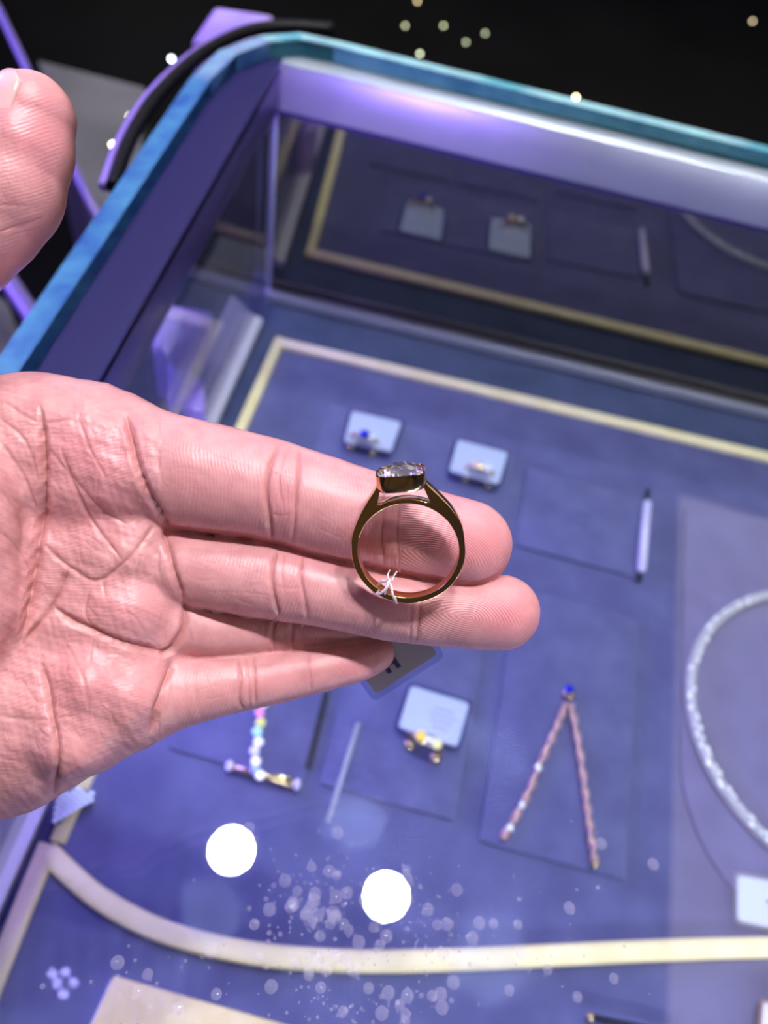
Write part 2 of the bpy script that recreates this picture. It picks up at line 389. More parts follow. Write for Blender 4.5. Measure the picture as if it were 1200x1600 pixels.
# dark bumper curving round the outer corner of the case
pth = smooth_path([W(176,292,.135),W(204,215,.135),W(252,142,.135),W(325,78,.135),W(410,44,.135),W(520,46,.135)], 8)
bp = empty('corner_bumper', W(300,100,.12), 'black rubber bumper with violet rim curving round the case corner', 'bumper')
tube('rubber_band', pth, .0032, M_rubber, bp)
tube('violet_rim', [p+np.array([-.0045,.001,-.002]) for p in pth[:28]], .0022, M_violet, bp)
# small violet corner block behind it
q = [W(298,62,.10),W(335,8,.10),W(430,22,.10),W(395,66,.10)]
tag(prism('acrylic_block', [(p[0],p[1]) for p in q], .06, .10, M_violet, None, .003), 'violet translucent acrylic block just behind the case corner', 'block')

# ------------------------------------------------------------------ surroundings beyond the case
M_grey = noisy(mat('grey_marble', (.10,.10,.10), .3), 9, (.055,.06,.055), (.11,.115,.10))
q = [W(60,95,-.25),W(226,137,-.25),W(215,330,-.25),W(150,335,-.25)]
tag(prism('marble_counter', [(p[0],p[1]) for p in q], -.9, -.25, M_grey), 'grey marble counter seen between thumb and case', 'counter')
q = [W(-60,440,-.3),W(10,470,-.3),W(75,640,-.3),W(-60,640,-.3)]
tag(prism('stone_ledge', [(p[0],p[1]) for p in q], -.9, -.3, M_grey), 'dull olive stone ledge below the thumb at left edge', 'ledge')
tag(tube('trim_rod', [W(-60,-90,-.2), W(0,20,-.2), W(100,230,-.2), W(190,420,-.2)], .0045, M_rod), 'thin violet rod running diagonally behind the thumb', 'rod')
tag(tube('trim_rod', [W(-80,330,-.2), W(0,420,-.2), W(60,510,-.2), W(110,590,-.2)], .009, M_rod), 'thick violet rail crossing below the thumb', 'rail')
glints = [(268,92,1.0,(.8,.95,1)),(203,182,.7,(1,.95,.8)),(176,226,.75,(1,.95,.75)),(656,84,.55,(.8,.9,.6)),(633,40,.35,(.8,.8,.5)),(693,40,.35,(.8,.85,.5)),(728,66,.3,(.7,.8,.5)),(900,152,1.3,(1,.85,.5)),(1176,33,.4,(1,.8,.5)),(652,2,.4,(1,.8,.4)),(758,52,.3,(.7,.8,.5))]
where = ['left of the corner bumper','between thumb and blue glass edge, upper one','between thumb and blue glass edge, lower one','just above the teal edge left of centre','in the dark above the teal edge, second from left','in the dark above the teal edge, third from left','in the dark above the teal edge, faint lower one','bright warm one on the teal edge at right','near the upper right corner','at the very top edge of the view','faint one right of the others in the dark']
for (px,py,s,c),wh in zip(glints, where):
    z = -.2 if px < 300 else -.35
    tag(ball('glint_sphere', W(px,py,z), .0022, emis('glint', c, 14*s)), 'small glowing sphere added for a distant glint '+wh, 'light', 'glowing spheres for distant glints')  # emissive spheres stand in for distant lamp reflections

# ------------------------------------------------------------------ trays
tray = empty('jewellery_tray', (.1,.2,0), 'large navy suede jewellery tray divided and framed by cream piping', 'tray')
fr_px = [(75,1328),(110,1362),(155,1400),(225,1440),(300,1467),(400,1488),(500,1497),(600,1500),(720,1497),(850,1491),(1000,1484),(1200,1478),(1450,1480),(1900,1520)]
fcurve = smooth_path([W(*p,0) for p in fr_px], 5)
BL = W(437,537,0); FL = W(77,1326,0); BR = BL+(W(1200,716,0)-BL)*1.85
poly = [tuple(BL[:2]), tuple(BR[:2])]+[tuple(p[:2]) for p in fcurve[::-1]]
prism('suede_board', poly, -.0034, -.0004, M_suede, tray)
sec = .0072
tube('cream_piping', [BL+np.array([0,.0,0]), BR], 0, M_cream, tray, 14, flat=(sec,.005))['label'] = 'cream piping along the back of the tray'
tube('cream_piping', [BL+np.array([-.0005,.003,0]), FL+np.array([.002,.003,0])], 0, M_cream, tray, 14, flat=(sec*.85,.0048))['label'] = 'cream piping down the left side of the tray'
def pad(x0,x1,y0,y1,r=.0015,h=.0016,M=M_suede_pad):
    return prism('raised_pad', rrect(x0,x1,y0,y1,r), -.0006, h, M, tray, .0004)
pad(.0705,.1365,.245,.2975); pad(.0745,.1385,.0945,.2205); pad(-.045,.062,.247,.305)
pad(.0035,.063,.1,.235); pad(-.062,-.003,.098,.235)
prism('necklace_pad', rrect(.1615,.345,.085,.305,(.01,.008,.07,.07),10), -.0006, .0022, M_suede_pad, tray, .0006)
box('slot', (.100,.268,.0010), (.108,.277,.0020), M_suede, tray)
front = tray
LL = W(-60,1660,0)
poly = [tuple(p[:2]) for p in fcurve]+[(.50,-.17),(LL[0]-.004,-.17),tuple(LL[:2])]
prism('front_board', poly, -.0034, -.0012, M_suede, front)
tube('cream_piping', [p+np.array([0,-.0006,.0004]) for p in fcurve], 0, M_cream, front, 14, flat=(.0082,.0056))['label'] = 'curved cream piping along the back of the front tray'
tube('cream_piping', [FL+np.array([-.0006,.0012,.0004]), LL], 0, M_cream, front, 14, flat=(.0078,.0056))['label'] = 'cream piping down the left side of the front tray'
# beige block
M_beige = noisy(mat('beige_leatherette', (.75,.62,.38), .5), 120, (.70,.52,.24), (.80,.64,.36), .2, 1800)
q = [W(178,1524,.012),W(520,1622,.012),W(500,1760,.012),W(95,1700,.012)]
blk = empty('ring_block', (q[0]+q[2])/2*np.array([1,1,0]), 'beige leatherette display block in the lower left of the front tray', 'display block')
prism('block_body', [(p[0],p[1]) for p in q], -.001, .012, M_beige, blk, .0008)
prism('clear_base', [(p[0]*1.0-.0016*(i in (0,3)),p[1]-.001) for i,p in enumerate(q)], -.0011, .0035, M_tube_violet, blk)

# ------------------------------------------------------------------ price tags
def price_tag(corn, near_z, label, far_z=.0025, text=True, ink=None, gr='white price tags in clear sleeves'):
    """corners: far left, far right, near right, near left"""
    z = (far_z,far_z,near_z,near_z); Q = [W(px,py,zz) for (px,py),zz in zip(corn,z)]
    c = sum(Q)/4
    t = empty('price_tag', (c[0],c[1],.0016), label, 'price tag', gr)
    plate('card', Q, .0005, .0022, M_white, t)
    plate('clear_sleeve', Q, .0011, .0028, M_sleeve, t, grow=.0016, lift=-.0004)
    if text:
        ex = Q[1]-Q[0]; ey = Q[3]-Q[0]
        for k,(a,b,v) in enumerate(((.45,.80,.30),(.40,.86,.44),(.45,.82,.58),(.50,.78,.72))):
            s = [Q[0]+ex*a+ey*v, Q[0]+ex*b+ey*v, Q[0]+ex*b+ey*(v+.06), Q[0]+ex*a+ey*(v+.06)]
            plate('printed_line', s, .00012, .0002, ink or M_ink, t, lift=.0006)
    return t
price_tag([(550,643),(627,661),(611,706),(538,690)], .008, 'white price tag behind the ring with the blue stone', text=False)
price_tag([(715,688),(793,708),(779,757),(702,736)], .008, 'white price tag behind the two-stone ring at the back right', text=False)
price_tag([(642,1072),(733,1100),(714,1168),(622,1137)], .006, 'white price tag behind the stone-set ring below the middle fingertip')
price_tag([(1152,1368),(1262,1388),(1262,1462),(1152,1438)], .003, 'white price tag with clear left margin by the right edge', .003, ink=M_slot)

# ------------------------------------------------------------------ rings standing in the tray
def torus_pts(c, R_, axx, axz, n=40): return [np.array(c)+R_*(math.cos(a)*np.array(axx)+math.sin(a)*np.array(axz)) for a in [2*math.pi*k/n for k in range(n)]]
def tray_ring(px, py, label, Rr, stones, M=M_goldp, yaw=0.0, gm=.0018):
    c = W(px,py,0); c[2] = .0016
    t = empty('ring', c, label, 'ring')
    ax = np.array([math.cos(yaw), math.sin(yaw), 0])
    up = nrm(np.array([0,-.25,1]))
    ctr = c+np.array([0,0,Rr*.55])
    tube('shank', torus_pts(ctr, Rr, ax, up), .0013, M, t, 10, True, up=(0,1,0))
    hd = box('setting', ctr+up*Rr-np.array([gm*1.3,gm,.0012]), ctr+up*Rr+np.array([gm*1.3,gm,.0009]), M, t, .0004)
    for (dx,dz,s,M2) in stones:
        gem_mesh('stone', ctr+up*(Rr+.0018+dz)+ax*dx, s, s, M2, t, n=10)
    for sx in (-1,1):
        ball('foot_cushion', c+ax*sx*Rr*.8+np.array([0,-.0035,.0016]), .0027, M, t, 12, 8, (1,1,.9))
    return t
tray_ring(566,700,'gold ring with blue centre stone standing before its tag above the held ring', .0076, [(0,.0008,.0026,M_blueg),(.0042,-.0004,.0018,M_crystal)], gm=.0022)
tray_ring(744,748,'pale gold ring with two warm sparkling stones right of the blue stone ring', .0076, [(-.0032,0,.0024,mat('warm_fire_diamond',(1,.72,.6),.15,.2)),(.0032,-.0002,.0024,M_crystal)], gm=.0022)
tray_ring(660,1165,'gold ring crowded with bright stones below the held ring', .0078, [(-.0036,.001,.0025,mat('amber_fire_stone',(1,.72,.12),.2)),(.0038,.001,.0025,mat('yellow_fire_stone',(1,.95,.45),.2)),(0,-.0004,.0018,M_crystal),(.0012,.0034,.0015,M_crystal)], yaw=-.2, gm=.0026)
# bracelet hanging on a gold bar
fire = [M_crystal, mat('blue_fire_diamond',(.35,.45,1),.15,.2), M_crystal, mat('pink_fire_diamond',(1,.35,.85),.15,.2), mat('yellow_fire_diamond',(.95,.95,.3),.15,.2), mat('cyan_fire_diamond',(.5,.9,1),.15,.2), M_crystal, mat('lilac_fire_diamond',(.75,.72,1),.15,.2)]  # coloured sparkle of clear diamonds put into the stone colours
br_ = empty('diamond_bracelet', W(405,1170,0)+np.array([0,0,.0016]), 'row of round diamonds laid vertically below the little finger', 'bracelet')
P = smooth_path([W(414,1060,.005),W(410,1100,.005),W(405,1130,.005),W(402,1160,.005),W(398,1190,.006),W(404,1212,.005)], 4)
tube('backing', P, .0011, M_silver, br_, 8)
for k,p in enumerate(P[::1]):
    if k%2 == 0: gem_mesh('diamond', p+np.array([.0005*(-1)**(k//2),0,.0012]), .0023, .0023, fire[(k//2)%len(fire)], br_, n=10)
bar = empty('display_bar', W(412,1212,0)+np.array([0,0,.0016]), 'gold display bar with round violet end caps holding the diamond row', 'display bar')
A, B = W(358,1197,.004), W(464,1226,.004)
tube('bar', [A,B], .0016, M_goldp, bar, 12)
box('plate', (A+B)/2+np.array([.004,-.002,-.001]), (A+B)/2+np.array([.013,.002,.001]), M_goldp, bar, .0004)
for p in (A,B): ball('end_cap', p, .0025, M_tube_violet, bar, 14, 8, (.7,1,1))
tag(tube('acrylic_rod', [W(560,1130,.003),W(537,1205,.003),W(512,1285,.003)], .0011, M_tubeplastic), 'thin clear acrylic rod lying left of the stone-set ring', 'rod')
tag(prism('pad_slot', [(W(p,q_,.002)[0],W(p,q_,.002)[1]) for p,q_ in ((506,1078),(516,1082),(487,1200),(476,1200))], .0012, .0019, M_slot), 'dark slot cut in the suede beside the diamond row', 'slot')
pb = empty('led_reflection_stones', W(115,1255,0)*np.array([1,1,0])+np.array([0,0,.001]), 'half-round patch of white stones for an LED reflection over the left piping', 'brooch')  # LED cluster reflection in the glass, modelled as a patch of stones
M_refl_stone = mat('white_reflection_stone', (.86,1.0,.93), .15, .2)
q = [W(px,py,.005) for px,py in ((84,1288),(81,1262),(92,1240),(112,1230),(134,1232),(147,1243),(130,1258),(105,1275),(92,1289))]
prism('plate', [(p[0],p[1]) for p in q], .0035, .0048, mat('dark_metal_backing', (.10,.11,.14), .4), pb, .0004)
for r_ in range(5):
    for k in range(8):
        x = 86+k*8+r_*1.5; y = 1282-k*4.6-r_*10
        if y < 1232-.3*(x-112)*0+abs(x-118)*.25 or x > 144: continue
        gem_mesh('stone', W(x,y,.0060), .00105, .00105, M_refl_stone, pb, n=8, h=.8)
# tube pendant
tp = empty('tube_pendant', W(1005,838,0)+np.array([0,0,.0016]), 'lilac tube pendant lying upright on a dark slot at right', 'pendant')
tube('tube', [W(1011,788,.004),W(1002,888,.004)], .0024, M_tube_violet, tp, 16)
ball('tube_end', W(1011,788,.004), .0024, M_tube_violet, tp); ball('tube_end', W(1002,888,.004), .0024, M_tube_violet, tp)
tube('dark_band', [W(1013,764,.0022),W(999,908,.0022)], 0, M_slot, tp, 10, flat=(.0026,.0012))
# rose gold chain necklace with sapphire
ch_ = empty('chain_pendant', W(890,1090,0)+np.array([0,0,.0016]), 'rose gold rope chain hung as an inverted V from a blue stone', 'pendant')
def rope(P, name):
    P = smooth_path(P, 30); V = []; rr = .0018; seg = 10; Nn = len(P)
    for i,p in enumerate(P):
        t_ = nrm(P[min(i+1,Nn-1)]-P[max(i-1,0)]); s = nrm(np.cross(t_,(0,0,1))); u = np.cross(s,t_)
        for k in range(seg):
            a = 2*math.pi*k/seg; q_ = rr*(.82+.30*math.cos(2*a+i*.5)); V.append(p+s*q_*math.cos(a)+u*q_*math.sin(a))
    Fc = [(i*seg+k,i*seg+(k+1)%seg,(i+1)*seg+(k+1)%seg,(i+1)*seg+k) for i in range(Nn-1) for k in range(seg)]
    return mesh(name, V, Fc+[tuple(range(seg)),tuple(range((Nn-1)*seg,Nn*seg))], M_rose, ch_, smooth=True)
rope([W(885,1100,.004),W(868,1140,.0035),W(843,1195,.0035),(W(820,1250,.0035)),W(784,1312,.0035)], 'rope_chain')
rope([W(891,1100,.004),W(903,1160,.0035),W(913,1230,.0035),W(921,1290,.0035),W(930,1350,.0035)], 'rope_chain')
ball('setting', W(889,1084,.004), .0031, M_goldp, ch_, 14, 8, (1,1,.6))
gem_mesh('blue_stone', W(890,1077,.007), .0022, .0022, M_blueg, ch_, n=12)
for p in ((841,1199),(816,1258),(797,1293),(930,1350)):
    gem_mesh('chain_stone', W(*p,.0058), .0016, .0016, M_crystal if p[0] != 930 else M_goldp, ch_, n=8)
# choker
nk = empty('choker_necklace', (.245,.188,.0022), 'round clear choker threaded with crystals at the right edge', 'necklace')
def circ(a): return np.array([.245+.0812*math.cos(a), .188+.0745*math.sin(a), .0052])
tube('clear_cord', [circ(2*math.pi*k/96) for k in range(96)], .0026, M_tubeplastic, nk, 14, True)
tube('inner_wire', [circ(2*math.pi*k/96)+np.array([0,0,.0012]) for k in range(96)], .0008, M_silver, nk, 8, True)
g0 = None
for k in range(90):
    a = math.pi*.55+math.pi*.9*k/89+random.uniform(-.008,.008)
    if k < 45 and random.random() < .45: continue
    p = circ(a)+np.array([random.uniform(-.0012,.0012),random.uniform(-.001,.001),.0019])
    if g0 is None: g0 = gem_mesh('crystal', p, .0015, .0015, M_crystal, nk, n=8); p0 = p; continue
    o = g0.copy(); C.objects.link(o); o.parent = nk; o.location = (p-p0).tolist()
# small items by the front edge
bp2 = empty('bar_brooch', W(960,1600,0)*np.array([1,1,0])+np.array([0,0,-.001]), 'dark bar brooch with gold end at the bottom edge', 'brooch')
tube('bar', [W(925,1589,.002),W(1060,1618,.002)], .0012, M_slot, bp2); ball('gold_end', W(922,1589,.0022), .0017, M_goldp, bp2)
cd2 = empty('card_holder', W(1210,1590,0)*np.array([1,1,0])+np.array([0,0,-.001]), 'lilac card with brown edge in the lower right corner', 'card')
q = [W(1192,1565,.003),W(1330,1590,.003),W(1310,1720,.003),W(1180,1700,.003)]
plate('card', q, .001, .002, M_tube_violet, cd2); tube('brown_edge', [q[3]+np.array([-.001,0,.001]),q[0]+np.array([-.001,0,.001]),q[1]+np.array([0,0,.001])], .0007, M_brown, cd2)

# ------------------------------------------------------------------ dust and droplets on the glass (uncountable)
V = []; Fc = []
M_drop, mxd, outd = sheet_glass('dried_droplet', (.98,.98,1), .02)
dd = N(M_drop,'ShaderNodeBsdfDiffuse'); dd.inputs[0].default_value = (.75,.72,.95,1)
lw = N(M_drop,'ShaderNodeMixShader'); lw.inputs[0].default_value = .14
L(M_drop, mxd.outputs[0], lw.inputs[1]); L(M_drop, dd.outputs[0], lw.inputs[2]); L(M_drop, lw.outputs[0], outd.inputs[0])
cl = [(500,1420,110,95,230),(650,1440,90,80,120),(560,1570,150,40,70),(850,1450,200,120,50),(250,1540,130,60,40)]
for (cx,cy,sx,sy,nn) in cl:
    for k in range(nn):
        px = cx+random.gauss(0,1)*sx*.55; py = cy+random.gauss(0,1)*sy*.6
        if py > 1640: continue
        p = W(px,py,GLZ); r = random.choice([.0002,.0003,.0004,.0006,.0012,.0015]) if random.random() < .6 else random.uniform(.00015,.0004)
        b = len(V); sg = 12
        for (q_,z) in ((1,.00002),(.8,.25),(.45,.42)):
            V += [(p[0]+r*q_*math.cos(2*math.pi*j/sg), p[1]+r*q_*math.sin(2*math.pi*j/sg), GLZ+r*z*.5+.00003) for j in range(sg)]
        V.append((p[0],p[1],GLZ+r*.25+.00003))
        for i in (0,1): Fc += [(b+i*sg+j,b+i*sg+(j+1)%sg,b+(i+1)*sg+(j+1)%sg,b+(i+1)*sg+j) for j in range(sg)]
        Fc += [(b+2*sg+j,b+2*sg+(j+1)%sg,b+3*sg) for j in range(sg)]
tag(mesh('dried_droplets', V, Fc, M_drop, smooth=True), 'scattered dried droplets and dust on the glass top', 'dust', kind='stuff')

# ------------------------------------------------------------------ the hand: one continuous surface
S = .162/F                                        # metres per pixel at the hand
def K(px, py, wz, r):                            # joint seen at a pixel, wz pixels towards the camera
    s = (F-wz)/F; return np.array([(px-600)*s, (py-800)*s, wz, r*s])
index = [K(235,728,0,88),K(330,748,2,86),K(430,768,2,80),K(520,796,0,78),K(600,817,-2,73),K(680,837,-3,70),K(732,850,-4,68)]
middle = [K(282,884,-10,57),K(355,897,-8,60),K(430,907,-8,61),K(520,925,-10,57),K(600,942,-12,57),K(680,953,-13,56),K(740,956,-13,58),K(784,957,-14,59)]
ring_ = [K(280,976,-30,50),K(350,986,-46,47),K(430,980,-66,45),K(520,974,-86,43),K(600,962,-104,41),K(645,954,-112,37)]
pinky = [K(250,1085,-22,60),K(300,1078,-24,53),K(350,1070,-28,47),K(430,1058,-44,41),K(510,1042,-64,37),K(560,1030,-78,34),K(585,1020,-86,31)]
palm = [[K(235,728,-4,84),K(150,706,-14,96),K(60,698,-26,105),K(-150,720,-60,120)],
        [K(280,884,-18,52),K(190,868,-32,84),K(90,860,-50,100),K(-150,850,-80,130)],
        [K(272,976,-30,50),K(190,975,-32,82),K(90,960,-48,98),K(-150,960,-80,130)],
        [K(250,1085,-24,58),K(180,1082,-24,93),K(90,1095,-40,118),K(0,1120,-62,143),K(-150,1150,-85,165)],
        [K(-150,720,-60,120),K(-150,1150,-85,150)],
        [K(-150,900,-85,170),K(-380,960,-100,180),K(-640,1010,-110,175)]]
pads = [K(175,750,40,52),K(160,850,2,50),K(212,850,8,46),K(205,952,20,52),K(140,1070,50,48),K(205,1085,34,44),K(110,1150,40,62),K(112,760,24,58)]
thumb = [K(-140,900,-10,135),K(-190,760,10,125),K(-210,610,40,105),K(-150,480,75,88),K(-60,385,95,80),K(12,300,105,84),K(46,186,108,70)]
thenar = [K(-88,935,58,130),K(-90,780,70,130)]
def chain(P, sub=3):
    P = smooth_path(P, sub); return [(P[i],P[i+1]) for i in range(len(P)-1)]
def smin(a, b, k):
    h = np.clip(.5+.5*(b-a)/k, 0, 1); return b*(1-h)+a*h-k*h*(1-h)
def cap(X, s):
    a, b = s; ab = b[:3]-a[:3]; pa = X-a[:3].astype(X.dtype)
    t_ = np.clip((pa@ab.astype(X.dtype))/(ab@ab), 0, 1)
    q_ = pa-t_[:,None]*ab.astype(X.dtype)
    return np.sqrt((q_*q_).sum(1))-(a[3]+t_*(b[3]-a[3]))
def group(X, segs, k):
    d = None
    for s in segs:
        c = cap(X, s); d = c if d is None else (smin(d, c, k) if k else np.minimum(d, c))
    return d
G_f = [chain(index), chain(middle), chain(ring_), chain(pinky)]
G_p = [sg for c_ in palm for sg in chain(c_, 1)]
G_t = chain(thumb, 2)
def sdf(X):
    f = [group(X, g, 0) for g in G_f]
    p = group(X, G_p, 46)
    for q_ in pads: p = smin(p, np.sqrt(((X-q_[:3].astype(X.dtype))**2).sum(1))-q_[3], 22)
    p = smin(p, group(X, G_t, 8), 26)
    p = smin(p, group(X, [(thenar[0],thenar[1])], 0), 22)
    d = p
    for g, k in zip(f, (13,10,9,11)): d = np.minimum(d, smin(g, p, k))
    return d
def blocks(X, fn, n=60000):
    return np.concatenate([fn(X[i:i+n]) for i in range(0, len(X), n)])
VX = 7.0
lo = np.array([-1560.,-770.,-330.]); hi = np.array([330.,560.,225.])
lo[0] = -1330
dims = ((hi-lo)/VX).astype(int)+1
ax = [lo[i]+VX*np.arange(dims[i]) for i in range(3)]
GX = np.stack(np.meshgrid(*ax, indexing='ij'), -1).reshape(-1,3).astype(np.float32)
D = blocks(GX, sdf, 200000).reshape(dims); D[0] = D[-1] = 9
ins = D < 0
c8 = [(i,j,k) for i in (0,1) for j in (0,1) for k in (0,1)]
sh = tuple(dims-1)
cnt = sum(ins[i:i+sh[0], j:j+sh[1], k:k+sh[2]].astype(np.int8) for i,j,k in c8)
act = (cnt > 0) & (cnt < 8); cells = np.argwhere(act)
vid = -np.ones(sh, np.int64); vid[act] = np.arange(len(cells))
acc_p = np.zeros((len(cells),3)); acc_n = np.zeros(len(cells))
for a_ in c8:
    for ax_ in range(3):
        if a_[ax_]: continue
        b_ = list(a_); b_[ax_] = 1
        da = D[tuple((cells+a_).T)]; db = D[tuple((cells+b_).T)]
        mk = (da < 0) != (db < 0); t_ = np.where(mk, da/np.where(mk, da-db, 1), 0)
        p_ = cells+np.array(a_, float); p_[:,ax_] += t_
        acc_p += p_*mk[:,None]; acc_n += mk
PV = lo+VX*acc_p/acc_n[:,None]
quads = []
for ax_ in range(3):
    u_, v_ = [(1,2),(2,0),(0,1)][ax_]
    sl0 = [slice(1,None)]*3; sl1 = [slice(1,None)]*3
    sl0[ax_] = slice(0,-1); sl1[ax_] = slice(1,None)
    A_ = ins.copy(); s0 = [slice(0,dims[0]),slice(0,dims[1]),slice(0,dims[2])]
    a0 = [slice(1,dims[i]-1) for i in range(3)]; a0[ax_] = slice(0,dims[ax_]-1); a1 = list(a0); a1[ax_] = slice(1,dims[ax_])
    x0 = ins[tuple(a0)]; x1 = ins[tuple(a1)]
    for sgn in (0,1):
        e_ = np.argwhere((x0 & ~x1) if sgn == 0 else (~x0 & x1))
        e_ = e_+np.array([0 if i == ax_ else 1 for i in range(3)])
        du = np.zeros(3,int); du[u_] = 1; dv = np.zeros(3,int); dv[v_] = 1
        q4 = [vid[tuple((e_-du-dv).T)], vid[tuple((e_-dv).T)], vid[tuple(e_.T)], vid[tuple((e_-du).T)]]
        q4 = np.stack(q4, 1); quads.append(q4 if sgn == 0 else q4[:,::-1])
Q4 = np.concatenate(quads)
def grad(X, d0, h=1.0):
    g = np.stack([blocks(X+np.eye(3)[i]*h, sdf)-d0 for i in range(3)], 1); return g/np.maximum(np.linalg.norm(g,axis=1),1e-6)[:,None]
def project(X, it=2):
    for _ in range(it):
        d0 = blocks(X, sdf); X = X-grad(X,d0)*np.clip(d0,-5,5)[:,None]*.9
    return X
def subdiv(X, Q):
    E = np.concatenate([Q[:,[0,1]],Q[:,[1,2]],Q[:,[2,3]],Q[:,[3,0]]]); E.sort(axis=1)
    key = E[:,0]*len(X)+E[:,1]; uk, inv = np.unique(key, return_inverse=True); inv = inv.reshape(-1)
    ev = (X[uk//len(X)]+X[uk%len(X)])/2; fc = X[Q].mean(1)
    n0 = len(X); n1 = n0+len(ev); m_ = len(Q); e0,e1,e2,e3 = (n0+inv[i*m_:(i+1)*m_] for i in range(4)); f = n1+np.arange(m_)
    Xn = np.concatenate([X,ev,fc])
    Qn = np.concatenate([np.stack(s,1) for s in ((Q[:,0],e0,f,e3),(e0,Q[:,1],e1,f),(f,e1,Q[:,2],e2),(e3,f,e2,Q[:,3]))])
    return Xn, Qn
PV = project(PV, 2); X1, Q1 = subdiv(PV, Q4); X1 = project(X1, 1); X2, Q2 = subdiv(X1, Q1)
def vnormals(X, Q):
    fn = np.cross(X[Q[:,2]]-X[Q[:,0]], X[Q[:,3]]-X[Q[:,1]]); n_ = np.zeros_like(X)
    for k in range(4):
        for c_ in range(3): n_[:,c_] += np.bincount(Q[:,k], fn[:,c_], len(X))
    return n_/np.maximum(np.linalg.norm(n_,axis=1),1e-9)[:,None]
def laplace(X, Q, it, lam=.5):
    for _ in range(it):
        s = np.zeros_like(X); c = np.zeros(len(X))
        for k in range(4):
            a_, b_ = Q[:,k], Q[:,(k+1)%4]
            for c_ in range(3): s[:,c_] += np.bincount(a_, X[b_,c_], len(X))+np.bincount(b_, X[a_,c_], len(X))
            c += np.bincount(a_, minlength=len(X))+np.bincount(b_, minlength=len(X))
        X = X+(s/c[:,None]-X)*lam
    return X
X2 = laplace(X2, Q2, 3, .5)
NV = vnormals(X2, Q2)
if np.mean(NV[X2[:,2].argmax()][2]) < 0: Q2 = Q2[:,::-1]; NV = -NV
# screen-plane position (for laying the creases where the palm has them)
pz = F/(F-X2[:,2]); U_ = 600+X2[:,0]*pz; V_ = 800+X2[:,1]*pz
front_ = np.clip(NV[:,2]*2.2, 0, 1)
CR = []                                           # polyline, sigma, depth, redness
def cr(P, s, d): CR.append((smooth_path([np.array(p,float) for p in P], 4), s*(.8 if s < 4 else 1), d))
cr([(64,640),(67,711),(67,790),(60,851),(48,940),(34,1000)], 5.5, 7.0)
cr([(95,700),(118,764),(150,822),(192,877)], 3.4, 2.6)
cr([(66,690),(100,730),(150,790),(200,820)], 3.2, 1.8)
cr([(70,850),(100,880),(149,908),(190,882),(222,848),(240,820)], 3.6, 3.0)
cr([(80,945),(110,968),(135,980),(184,1002),(236,1014),(263,1017),(282,992),(287,960)], 4.4, 5.5)
cr([(66,1039),(78,1100),(90,1170),(84,1240)], 4.2, 4.5)
cr([(105,895),(82,945),(36,1005)], 4.2, 3.6)
cr([(122,650),(140,700),(165,745)], 2.8, 1.6)
cr([(0,655),(40,690),(62,760)], 3.2, 2.2); cr([(0,690),(35,740),(60,800)], 3, 1.8); cr([(10,630),(60,660),(110,655)], 3, 1.6)
cr([(140,925),(133,960),(150,990)], 3, 2.0); cr([(160,905),(165,935)], 2.5, 1.4); cr([(0,1120),(60,1125),(120,1118)], 3, 1.2)
cr([(100,1000),(130,1060),(140,1120)], 2.6, 1.0); cr([(0,760),(30,810),(35,870)], 2.6, 1.3); cr([(0,830),(30,860),(50,900)], 2.6, 1.3)
cr([(198,652),(206,690),(216,730),(236,780),(262,819)], 4.6, 6.0)
cr([(204,650),(200,700),(214,738)], 2.6, 1.5)
cr([(258,826),(262,850),(270,890),(286,938)], 4.2, 5.0)
cr([(286,940),(290,965),(276,998),(262,1018)], 4.0, 4.5)
cr([(268,1035),(258,1065),(247,1100),(236,1142)], 4.2, 4.2); cr([(262,1050),(266,1080),(256,1120)], 2.5, 1.2)
cr([(285,975),(296,985),(300,1003)], 2.2, 1.2); cr([(282,960),(297,955)], 2.2, 1.0)
cr([(436,697),(422,730),(416,768),(421,812),(424,842)], 3.8, 3.6)
cr([(452,700),(440,730),(436,760),(442,790)], 2.6, 1.3)
cr([(468,704),(466,740),(462,780),(460,818),(456,846)], 3.4, 2.8); cr([(424,742),(445,738),(466,744)], 2.2, .8); cr([(418,800),(440,806),(460,800)], 2.2, .8)
cr([(432,860),(425,895),(428,930),(436,962)], 3.4, 3.2); cr([(446,862),(440,890),(444,925)], 2.2, 1.0); cr([(474,866),(470,900),(476,935),(480,966)], 3.2, 2.8); cr([(428,915),(450,920),(474,916)], 2.2, .8)
cr([(430,966),(426,990),(430,1022)], 3, 2.4); cr([(458,972),(456,995),(458,1020)], 2.8, 1.8)
cr([(371,1030),(376,1060),(374,1095),(380,1108)], 2.8, 2.6); cr([(384,1028),(388,1060),(390,1104)], 2.4, 1.5); cr([(396,1028),(398,1060),(399,1100)], 2.8, 2.2)
cr([(481,1022),(484,1050),(486,1080)], 2.4, 1.5)
cr([(604,760),(600,800),(596,840),(600,885)], 3.4, 2.6); cr([(624,790),(620,830),(624,880)], 2.6, 1.6)
cr([(652,918),(656,950),(650,1000)], 3.2, 2.4); cr([(640,920),(642,960),(640,1000)], 2.2, 1.1)
cr([(0,362),(30,352),(70,340)], 3, 1.4); cr([(0,320),(40,322)], 2.6, .9)
for k in range(70):                               # fine skin lines of the palm and fingers
    x, y = random.uniform(-20,240), random.uniform(640,1200); a_ = random.choice([.9,.8,2.2,1.5,.3])+random.gauss(0,.25); l_ = random.uniform(18,55)
    cr([(x,y),(x+l_*.5*math.cos(a_)+random.gauss(0,3),y+l_*.5*math.sin(a_)+random.gauss(0,3)),(x+l_*math.cos(a_),y+l_*math.sin(a_))], 1.8, random.uniform(.35,.8))
